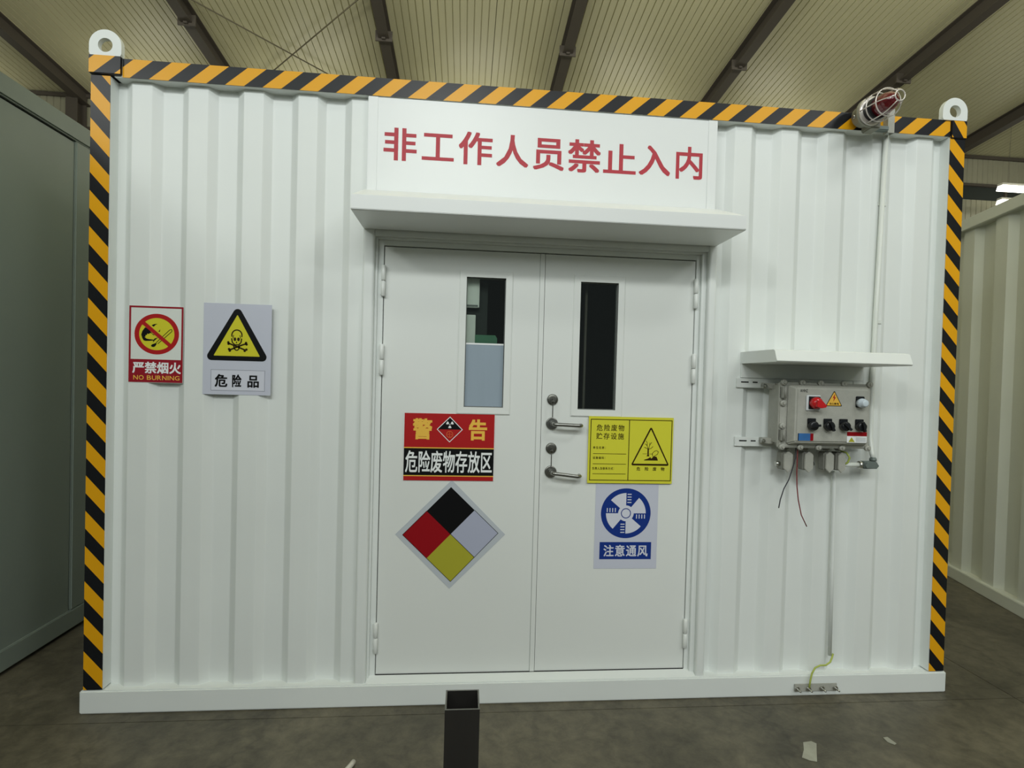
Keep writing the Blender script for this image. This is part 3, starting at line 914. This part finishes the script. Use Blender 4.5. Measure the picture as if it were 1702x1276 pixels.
mb = MB(); pol(mb, rtri(2.398, 1.2375, .0905, 1.0565, .006), y0); mb.build('brown_triangle', 'p_brown', s5, recalc=False)
mb = MB(); pol(mb, rtri(2.398, 1.2215, .0795, 1.0650, .001), y0 - E_); mb.build('triangle_field', 'p_syel', s5, recalc=False)
K5 = .1755 / 800; Q = lambda a, c: (2.398 + (a - 590) * K5, 1.2375 - (c - 112) * K5 * .965)
mb = MB(); y3 = y0 - 2 * E_
pol(mb, [Q(525, 600), Q(555, 600), Q(555, 730), Q(570, 765), Q(505, 765), Q(525, 735)], y3)
for p in (((538, 610), (515, 540), (515, 470), (490, 430)), ((515, 530), (465, 495)), ((535, 605), (455, 570)), ((545, 605), (565, 540), (570, 470)), ((565, 530), (610, 460)), ((548, 610), (605, 590), (640, 550))):
    stroke(mb, [Q(*q) for q in p], .0024, y3)
stroke(mb, [Q(420, 712), Q(520, 712)], .0016, y3); stroke(mb, [Q(560, 712), Q(640, 712)], .0016, y3)
stroke(mb, [Q(640, 770), Q(630, 700), Q(680, 650), Q(720, 640), Q(760, 665), Q(740, 720), Q(650, 775)], .0024, y3)
pol(mb, [Q(450, 855), Q(470, 835), Q(540, 815), Q(590, 780), Q(610, 815), Q(660, 765), Q(720, 770), Q(740, 810), Q(755, 855)], y3)
mb.build('tree_and_fish_symbol', 'p_brown', s5, recalc=False)

# 6 ventilation notice
s6 = board('ventilation_sign', 'pale lilac sheet with a blue fan emblem on the right door', 2.151, 2.445, .580, .979, DY, .001, 'p_lilac')
y0 = DY - .001 - E_
cx, cz = 2.2945, .8350
mb = MB(); disc(mb, cx, cz, .1165, y0, 64, ez=.985); mb.build('blue_disc', 'p_blue', s6, recalc=False)
mb = MB()
for a in (90, 0, 270, 180):
    # each blade: a straight edge on the axis and a wide sector
    a0 = math.radians(a); a1 = math.radians(a + 50)
    ring(mb, cx, cz, .030, .093, y0 - E_, n=14, a0=a0, a1=a1)
disc(mb, cx, cz, .0365, y0 - 1.5 * E_, 36)
for k in range(4):
    s = .050 + .0125 * k
    for dx, dz, ax in ((.0145, s, 0), (-.0145, -s, 0), (-s, .0145, 1), (s, -.0145, 1)):
        if ax == 0:
            rect(mb, cx + dx - .0095, cx + dx + .0095, cz + dz - .0022, cz + dz + .0022, y0 - 2 * E_)
        else:
            rect(mb, cx + dx - .0022, cx + dx + .0022, cz + dz - .0095, cz + dz + .0095, y0 - 2 * E_)
mb.build('fan_blades', 'p_lilac2', s6, recalc=False)
mb = MB(); ring(mb, cx, cz, .0195, .0235, y0 - 2 * E_, n=36); mb.build('hub_ring', 'p_blue', s6, recalc=False)
mb = MB(); rect(mb, 2.176, 2.418, .6235, .7025, y0); mb.build('blue_caption', 'p_blue', s6, recalc=False)
mb = MB(); text_row(mb, '注意通风', 2.192, 2.404, .6625, .056, y0 - E_, .020, w=.050); mb.build('white_lettering', 'p_lilac2', s6, recalc=False)

# ================================================================== CONTROL BOX
cb = thing('control_box', 'grey cast explosion-proof switch box with dark knobs under the small white hood', 'control box', (3.14, 0.0, 1.165))
for z0, z1 in ((1.425, 1.468), (1.156, 1.198)):
    st = MB().box(2.786, 3.396, .016, .0255, z0, z1).build('mounting_strap', 'white', cb, bevel=.001)
    zz = (z0 + z1) / 2 + .004
    MB().box(2.806, 2.842, .0150, .0162, zz - .003, zz + .003).box(2.862, 2.885, .0150, .0162, zz - .003, zz + .003).build('slot', 'gap', st)
bd = MB()
bd.box(2.935, 3.335, -.088, .0155, 1.172, 1.450)
body = bd.build('body', 'alloy', cb, bevel=.012, segs=3)
for zz in (1.436, 1.186):
    ft = MB().ext([(2.90, -.012), (2.945, -.030), (2.945, .0155), (2.90, .0155)], 'z', zz - .013, zz + .013).build('mounting_foot', 'alloy', cb, bevel=.002)
    MB().cyl((2.902, .010, zz), (2.902, -.032, zz), .0045, n=10).cyl((2.902, -.012, zz), (2.902, -.021, zz), .010, n=6, smooth=False).build('foot_bolt', 'zinc', ft)
MB().box(2.920, 3.346, -.106, -.088, 1.166, 1.454).build('flange', 'alloy', cb, bevel=.004)
def loftbox(mb, x0, x1, z0, z1, ya, ins, yb):
    i = len(mb.v)
    mb.v += [(x0, ya, z0), (x1, ya, z0), (x1, ya, z1), (x0, ya, z1), (x0 + ins, yb, z0 + ins * .7), (x1 - ins, yb, z0 + ins * .7), (x1 - ins, yb, z1 - ins * .7), (x0 + ins, yb, z1 - ins * .7)]
    for q in ((0, 1, 2, 3), (4, 5, 6, 7), (0, 1, 5, 4), (1, 2, 6, 5), (2, 3, 7, 6), (3, 0, 4, 7)):
        mb.f.append(tuple(i + a for a in q)); mb.m.append(0); mb.s.append(False)
cv = MB(); loftbox(cv, 2.952, 3.330, 1.180, 1.446, -.106, .022, -.145)
cover = cv.build('cover', 'alloy', cb, bevel=.006, segs=3)
def fb(x, z):
    MB().lathe((x, -.104, z), (0, -1, 0), [(0, .0125), (.012, .0125), (.013, .009)], 18).cyl((x, -.116, z), (x, -.123, z), .0058, n=6, smooth=False).build('flange_bolt', 'alloy', cb)
for x in (2.935, 3.020, 3.105, 3.215, 3.335):
    fb(x, 1.453); fb(x, 1.170)
for z in (1.362, 1.262):
    fb(2.934, z)
for z in (1.408, 1.222):
    MB().box(2.924, 2.946, -.122, -.100, z - .024, z + .024).cyl((2.935, -.122, z - .026), (2.935, -.122, z + .026), .006, n=10).build('cover_hinge', 'alloy_dark', cb, bevel=.001)
PF = -.1452
rs = MB().box(3.016, 3.080, -.152, PF, 1.334, 1.400).build('switch_plate', 'whitek', cb, bevel=.002)
MB().box(3.024, 3.076, -.156, -.1521, 1.340, 1.395).build('switch_face', 'black', rs, bevel=.001)
k_ = MB().lathe((3.050, -.156, 1.367), (0, -1, 0), [(0, .026), (.02, .025), (.030, .016), (.032, .008)], 28)
k_.prism([(3.036, 1.380), (3.034, 1.352), (3.055, 1.346), (3.076, 1.350), (3.079, 1.357), (3.058, 1.378)], -.196, -.178)
k_.build('red_knob', 'redk', cb, bevel=.0012)['label'] = 'red rotary handle'
def tri_label(par):
    mb = MB(); pol(mb, rtri(3.1450, 1.423, .0385, 1.3545, .003), PF - .0002); o = mb.build('warning_label', 'p_black', par, recalc=False)
    mb = MB(); pol(mb, rtri(3.1450, 1.417, .0335, 1.3575, .002), PF - .0005); mb.build('orange_field', 'p_gold', o, recalc=False)
    mb = MB(); pol(mb, [(3.148, 1.409), (3.138, 1.389), (3.144, 1.391), (3.141, 1.374), (3.153, 1.394), (3.147, 1.393)], PF - .0008)
    mb.build('lightning_bolt', 'p_red', o, recalc=False)
    mb = MB(); text_row(mb, '当心触电', 3.123, 3.168, 1.3655, .010, PF - .0008, .03, w=.0105); mb.build('label_lettering', 'p_brown', o, recalc=False)
    o['label'] = 'orange warning triangle with a lightning bolt'
tri_label(cb)
MB().box(3.244, 3.284, -.150, PF, 1.352, 1.400).build('button_plate', 'black', cb, bevel=.002)
MB().lathe((3.262, -.150, 1.371), (0, -1, 0), [(0, .019), (.012, .021), (.020, .020), (.022, .015), (.034, .015), (.036, .011), (.0362, .004)], 28).build('push_button', 'lampbtn', cb)['label'] = 'clear white push button'
for i, x in enumerate((3.044, 3.118, 3.190, 3.264)):
    zc = 1.269
    MB().box(x - .019, x + .018, -.152, PF, zc - .008, zc + .031).build('knob_plate', 'black', cb, bevel=.0015)
    kb = MB().lathe((x, -.150, zc), (0, -1, 0), [(0, .020), (.018, .0205), (.022, .018), (.0222, .010)], 24)
    ang = (8, -62, -40, -75)[i]; ca, sa = math.cos(math.radians(ang)), math.sin(math.radians(ang))
    hw, hl = .0045, .022
    kb.prism([(x + ca * a - sa * c_, zc + sa * a + ca * c_) for a, c_ in ((-hl, -hw), (hl, -hw), (hl, hw), (-hl, hw))], -.182, -.170)
    kb.build('knob', 'black', cb)
mb = MB(); rect(mb, 2.985, 3.056, 1.2025, 1.234, PF - .0002); o = mb.build('rating_label', 'p_lblue', cb, recalc=False); o['label'] = 'blue and red rating label'
mb = MB(); rect(mb, 3.042, 3.056, 1.2025, 1.234, PF - .0005); mb.build('red_end', 'p_crim', o, recalc=False)
mb = MB(); rect(mb, 2.985, 2.9885, 1.2025, 1.234, PF - .0005); mb.build('black_end', 'p_black', o, recalc=False)
mb = MB(); rect(mb, 3.211, 3.303, 1.197, 1.244, PF - .0002); o = mb.build('caution_label', 'p_white', cb, recalc=False); o['label'] = 'white caution label with a red band'
mb = MB(); rect(mb, 3.211, 3.303, 1.226, 1.244, PF - .0005); mb.build('red_band', 'p_crim', o, recalc=False)
mb = MB(); pol(mb, [(3.218, 1.200), (3.248, 1.200), (3.232, 1.221)], PF - .0005); mb.build('yellow_triangle', 'p_olive', o, recalc=False)
mb = MB()
for z in (1.218, 1.213, 1.208, 1.203):
    rect(mb, 3.252, 3.299, z - .0008, z + .0008, PF - .0005)
mb.build('fine_print', 'p_line', o, recalc=False)
mb = MB(); latin(mb, 'AHHZ', 2.989, 3.024, 1.419, .013, PF - .0004, .02); mb.build('handwritten_mark', 'p_black', cb, recalc=False)
MB().box(3.352, 3.3965, .0120, .0135, 1.152, 1.468).build('side_strap', 'white', cont)
# inspection fittings hanging under the box
for i, (x, w) in enumerate(((2.990, .048), (3.087, .046), (3.186, .044), (3.243, .040))):
    z1, z0 = 1.150, 1.052
    mb = MB().cyl((x, -.045, 1.172), (x, -.045, 1.150), .016, n=16)
    mb.box(x - w / 2, x + w / 2, -.068, -.020, z0 + .010, z1 - .006)
    gb = mb.build('conduit_fitting', 'alloy_dark', cb, bevel=.005)
    hx = w / 2 - .003
    MB().prism([(x - hx, z0 + .018), (x, z0), (x + hx, z0 + .018), (x + hx, z1 - .018), (x, z1 - .004), (x - hx, z1 - .018)], -.0775, -.0682).build('fitting_lid', 'alloy', gb, bevel=.0015)
    if i < 3:
        sx = -1 if i == 0 else 1
        MB().cyl((x + sx * w / 2, -.045, z0 + .035), (x + sx * (w / 2 + .018), -.045, z0 + .035), .011, n=14).build('gland_nut', 'zinc', gb)

# conduits
cd = thing('conduit', 'white vertical conduit from the beacon down to the fitting beside the control box', 'conduit', (3.47, 0, 1.09))
MB().tube([(3.266, -.045, 1.086), (3.352, -.045, 1.086)], .0105, 16).build('horizontal_pipe', 'pipe', cd)
MB().tube([(3.466, .012, 2.610), (3.448, .012, 1.75), (3.444, .012, 1.30), (3.440, .006, 1.20), (3.428, -.022, 1.14), (3.426, -.034, 1.115)], .0105, 16).build('vertical_pipe', 'pipe', cd)
ef = MB().box(3.362, 3.428, -.062, -.024, 1.070, 1.103).cyl((3.424, -.036, 1.100), (3.424, -.036, 1.120), .015, n=14).build('elbow_fitting', 'galv', cd, bevel=.004)
MB().lathe((3.345, -.045, 1.086), (1, 0, 0), [(0, .014), (.004, .018), (.012, .018), (.018, .014)], 20).build('gland_nut', 'zinc', cd)
MB().prism([(3.370, 1.074), (3.418, 1.071), (3.430, 1.085), (3.418, 1.100), (3.372, 1.100), (3.364, 1.087)], -.0685, -.0622).build('fitting_lid', 'galv', cd, bevel=.001)
for zc in (2.30, 1.75):
    MB().box(3.448, 3.488, .0215, .0255, zc - .008, zc + .008).build('pipe_clip', 'pipe', cd)
c2 = MB().tube([(3.262, .008, 1.046), (3.270, .008, 1.02), (3.276, .008, .60), (3.280, .008, .182)], .0085, 16)
tag(c2.build('conduit', 'white'), 'thin white conduit running down from the control box to the earth wire', 'conduit')

# hanging wires
tag(MB().tube([(3.022, -.078, 1.165), (3.016, -.086, 1.12), (3.004, -.086, 1.07), (2.990, -.083, 1.02), (2.971, -.080, .98), (2.957, -.078, .93), (2.951, -.078, .893)], .0024, 8).build('wire', 'blackw'), 'short dark wire end dangling below the control box', 'wire')
tag(MB().tube([(3.030, -.078, 1.165), (3.026, -.084, 1.11), (3.026, -.084, 1.05), (3.032, -.080, .99), (3.044, -.074, .93), (3.066, -.066, .86), (3.098, -.060, .806)], .0024, 8).build('wire', 'redw'), 'long dark red wire dangling below the control box', 'wire')
tag(MB().tube([(3.253, -.05, 1.150), (3.276, -.06, 1.142), (3.288, -.065, 1.12), (3.283, -.06, 1.098), (3.268, -.05, 1.084)], .0042, 8).build('wire', 'gy'), 'green-yellow loop of wire beside the rightmost box fitting', 'wire')
tag(MB().tube([(3.294, .004, .190), (3.284, -.004, .178), (3.270, -.012, .160), (3.245, -.018, .149), (3.215, -.020, .149), (3.190, -.022, .140), (3.174, -.024, .115), (3.166, -.026, .085), (3.160, -.029, .052)], .0040, 8).build('wire', 'gy'), 'green-yellow earth wire curling from the conduit end to the earthing bar', 'wire')

# ================================================================== BEACON
bc = thing('warning_beacon', 'red warning beacon in a wire cage on a grey bracket at the top edge', 'warning light', (3.33, -.02, 2.64))
P0 = Vector((3.318, -.005, 2.667)); D = Vector((.02, -1.0, -.055)).normalized()
P0 = Vector((3.312, -.010, 2.670))
MB().lathe(P0, D, [(0, .030), (.004, .040), (.012, .046), (.055, .052), (.058, .062), (.072, .063), (.075, .050)], 36).build('housing', 'beacon', bc)
MB().cyl(P0 + Vector((-.052, -.03, -.01)), P0 + Vector((-.030, -.03, -.006)), .008, n=12).build('side_plug', 'zinc', bc)
MB().box(3.322, 3.372, -.075, -.010, 2.600, 2.640).build('housing_foot', 'beacon', bc, bevel=.006)
MB().lathe(P0 + D * .074, D, [(0, .0615), (.010, .0615), (.0101, .046)], 36).build('clamp_ring', 'wire_cage', bc)
MB().lathe(P0 + D * .082, D, [(0, .047), (.045, .047)], 36).build('dark_collar', 'black', bc)
MB().lathe(P0 + D * .108, D, [(0, .044), (.050, .043), (.075, .038), (.092, .028), (.100, .014), (.102, .002)], 36).build('red_lens', 'lens', bc)['label'] = 'domed red lens'
a_ = D.orthogonal().normalized(); b_ = D.cross(a_)
def circ(t, r, n=40):
    return [P0 + D * t + (a_ * math.cos(2 * PI * k / n) + b_ * math.sin(2 * PI * k / n)) * r for k in range(n)]
for t, r in ((.118, .060), (.170, .058), (.232, .022)):
    MB().tube(circ(t, r), .0026, 8, closed=True).build('cage_ring', 'wire_cage', bc)
for k in range(6):
    an = 2 * PI * (k + .35) / 6; v = a_ * math.cos(an) + b_ * math.sin(an)
    MB().tube([P0 + D * t + v * r for t, r in ((.082, .060), (.118, .060), (.170, .058), (.196, .049), (.218, .034), (.232, .022))], .0024, 8).build('cage_bar', 'wire_cage', bc)
br2 = MB().box(3.4390, 3.4405, -.031, -.0012, 2.606, 2.715).box(3.4405, 3.4705, -.031, -.0295, 2.606, 2.715).box(3.4690, 3.4705, -.0295, -.0012, 2.606, 2.715)
br2.build('bracket', 'alloy', bc)
MB().box(3.366, 3.4385, -.040, -.012, 2.612, 2.632).build('bracket_arm', 'galv', bc, bevel=.003)

# ================================================================== THINGS SEEN THROUGH THE LEFT WINDOW
lk = thing('locker', 'pale-panelled unit with dark framing seen through the left door window', 'cabinet', (1.50, .16, .07))
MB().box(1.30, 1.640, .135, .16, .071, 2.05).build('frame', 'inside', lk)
for z0, z1, xr in ((1.755, 1.890, 1.607), (1.40, 1.722, 1.592)):
    MB().box(1.36, xr - .006, .1022, .1180, z0, z1).build('pale_panel', 'pale', lk, bevel=.002)
    MB().box(1.36, xr - .012, .1008, .1022, z0 + .004, z0 + .012).build('panel_lip', 'seal', lk)
MB().prism([(1.585, 1.40), (1.686, 1.40), (1.686, 1.618), (1.677, 1.632), (1.585, 1.632)], .1006, .1018).build('green_flap', 'green', lk)

tag(MB().tube([(2.100, .130, .072), (2.100, .130, 2.3)], .007, 10).tube([(2.100, .130, 2.3), (2.100, .40, 2.3)], .007, 10).build('pipe', 'rafter'), 'slim dark upright pipe added to imitate streak reflections in the right door window', 'pipe')  # put in to imitate the vertical reflection streaks of this pane

# ================================================================== NEIGHBOURING CONTAINERS
gx, ge = -.552, .92
gc = thing('steel_container', 'dark grey-green flat-sided steel container at the left edge', 'container', (-1.6, -1.1, 0))
y0, y1 = -3.4, ge
MB().box(gx - .10, gx, y0, y1, 2.648, 2.750).box(-2.9, -2.8, y0, y1, 2.648, 2.75).build('top_rail', 'greygreen', gc, bevel=.008)
MB().box(gx - .10, gx, y0, y1, .018, .118).box(gx - .12, gx - .06, y0, y1, 0, .018).box(-2.9, -2.8, y0, y1, 0, .118).build('bottom_rail', 'greygreen', gc, bevel=.004)
MB().box(gx - .03, gx - .012, y0 + .1, .742, .118, 2.636).build('side_panel', 'greygreen', gc)
MB().box(gx - .03, gx - .020, y0 + .1, .742, 2.636, 2.648).build('panel_joint', 'gap', gc)
MB().box(gx - .10, gx - .004, .750, y1, .118, 2.648).build('corner_post', 'greygreen', gc, bevel=.006)
MB().box(gx - .10, gx - .004, y0, y0 + .1, .118, 2.648).build('corner_post', 'greygreen', gc, bevel=.006)
MB().box(-2.9, gx - .10, y1 - .02, y1, .118, 2.648).build('end_wall', 'greygreen', gc)
MB().box(-2.9, gx - .10, y0, y0 + .02, .118, 2.648).build('end_wall', 'greygreen', gc)
MB().box(-2.9, gx - .05, y0, y1, 2.72, 2.74).build('roof_sheet', 'greygreen', gc)

# right container: long side turned about 15 degrees
rc = thing('shipping_container', 'white corrugated container standing at an angle at the right edge', 'container', (5.334, 1.44, 0))
dv = Vector((.259, .9659, 0)); nv = Vector((.9659, -.259, 0))    # along the side, and into the container
def rloc(mb):
    mb.v = [tuple(Vector((5.334, 1.44, 0)) + dv * a + nv * w + Vector((0, 0, z))) for a, w, z in mb.v]
    return mb
sa, sz = -2.6, .62
rloc(MB().box(sa, sz, -.03, .06, 2.665, 2.750)).build('top_rail', 'white2', rc, bevel=.004)
rloc(MB().box(sa, sz, -.03, .06, 0.0, .085)).build('bottom_rail', 'white2', rc, bevel=.004)
prof = []; s = sa + .02
s = .072 - .3465 * 8
while s < sz - .3:
    prof += [(s - .12, .0), (s, .0), (s + .05, .036), (s + .175, .036)]
    s += .3465
mb = MB()
for (sa_, wa), (sb_, wb_) in zip(prof[:-1], prof[1:]):
    mb.face([(sa_, wa, .08), (sb_, wb_, .08), (sb_, wb_, 2.67), (sa_, wa, 2.67)])
rloc(mb).build('corrugated_panel', 'white2', rc, recalc=False)
rloc(MB().box(sz - .1, sz, -.03, .06, .085, 2.665)).build('corner_post', 'white2', rc)
rloc(MB().box(sa, sz, .06, 2.4, 2.70, 2.72).box(sz - .03, sz, .06, 2.4, .0, 2.70).box(sa, sa + .03, .06, 2.4, 0, 2.70).box(sa, sz, 2.37, 2.4, 0, 2.70)).build('shell', 'white2', rc)

# ================================================================== FOREGROUND AND SMALL THINGS
tx0, tx1, ty0, ty1, tz = 1.5195, 1.5965, -1.181, -1.104, .700
sp = thing('steel_tube_post', 'black square steel tube standing upright in front of the doors', 'post', ((tx0 + tx1) / 2, (ty0 + ty1) / 2, 0))
t = .0035
mb = MB()
mb.box(tx0, tx1, ty0, ty0 + t, .008, tz).box(tx0, tx1, ty1 - t, ty1, .008, tz).box(tx0, tx0 + t, ty0 + t, ty1 - t, .008, tz).box(tx1 - t, tx1, ty0 + t, ty1 - t, .008, tz)
mb.build('tube', 'tubeblk', sp)
rm_ = MB(); e = .0006
rm_.box(tx0, tx1, ty0, ty0 + t, tz, tz + e).box(tx0, tx1, ty1 - t, ty1, tz, tz + e).box(tx0, tx0 + t, ty0 + t, ty1 - t, tz, tz + e).box(tx1 - t, tx1, ty0 + t, ty1 - t, tz, tz + e)
rm_.build('sawn_rim', 'rim', sp)
MB().box(tx0 - .04, tx1 + .04, ty0 - .04, ty1 + .04, 0, .008).build('base_plate', 'tubeblk', sp, bevel=.001)

def scrap(pts, m, label, name='paper_scrap', cat='litter', t=.002):
    mb = MB(); n = len(pts); i = 0
    mb.v = [(x, y_, .0006) for x, y_, z in pts] + [(x, y_, z + t) for x, y_, z in pts]
    mb.f = [tuple(range(n - 1, -1, -1)), tuple(range(n, 2 * n))] + [(k, (k + 1) % n, n + (k + 1) % n, n + k) for k in range(n)]
    mb.m = [0] * len(mb.f); mb.s = [False] * len(mb.f)
    return tag(mb.build(name, m), label, cat)
scrap([(2.941, -.321, 0), (2.978, -.316, 0), (2.991, -.331, 0), (2.962, -.374, 0), (2.925, -.431, 0), (2.901, -.423, 0), (2.881, -.405, 0), (2.917, -.362, 0)][::-1], 'paper', 'crumpled pale paper scrap lying on the floor right of centre')
scrap([(3.296, -.309, 0), (3.317, -.306, 0), (3.322, -.347, 0), (3.309, -.353, 0), (3.293, -.336, 0)][::-1], 'paper', 'thin pale sliver on the floor below the right corrugated wall')
mb = MB().tube([(1.135, -.46, .010), (1.150, -.415, .012), (1.166, -.375, .011), (1.172, -.355, .010)], .0095, 10)
tag(mb.build('plastic_strip', 'white_cloth'), 'rounded off-white strip end poking in at the bottom edge', 'litter')

# fluorescent tubes hanging near the back wall
def tube_light(x0, x1, yv, z, label):
    o = thing('tube_light', label, 'light', ((x0 + x1) / 2, yv, z), 'fluorescent tube lights near the back wall')
    MB().box(x0, x1, yv - .06, yv + .06, z + .03, z + .075).build('housing', 'fixture', o, bevel=.004)
    MB().ext([(yv - .09, z - .055), (yv + .09, z - .055), (yv + .06, z + .03), (yv - .06, z + .03)], 'x', x0 + .01, x1 - .01).build('lit_diffuser', 'tube', o)
    MB().cyl((x0 + .2, yv, z + .075), (x0 + .2, yv, RZ(yv)), .002, n=6).cyl((x1 - .2, yv, z + .075), (x1 - .2, yv, RZ(yv)), .002, n=6).build('hanger', 'rafter', o)
tube_light(12.47, 13.77, 8.0, 5.70, 'upper lit tube light near the back wall at the right edge')
tube_light(13.52, 14.82, 9.0, 5.79, 'lower lit tube light partly behind the right container rail')
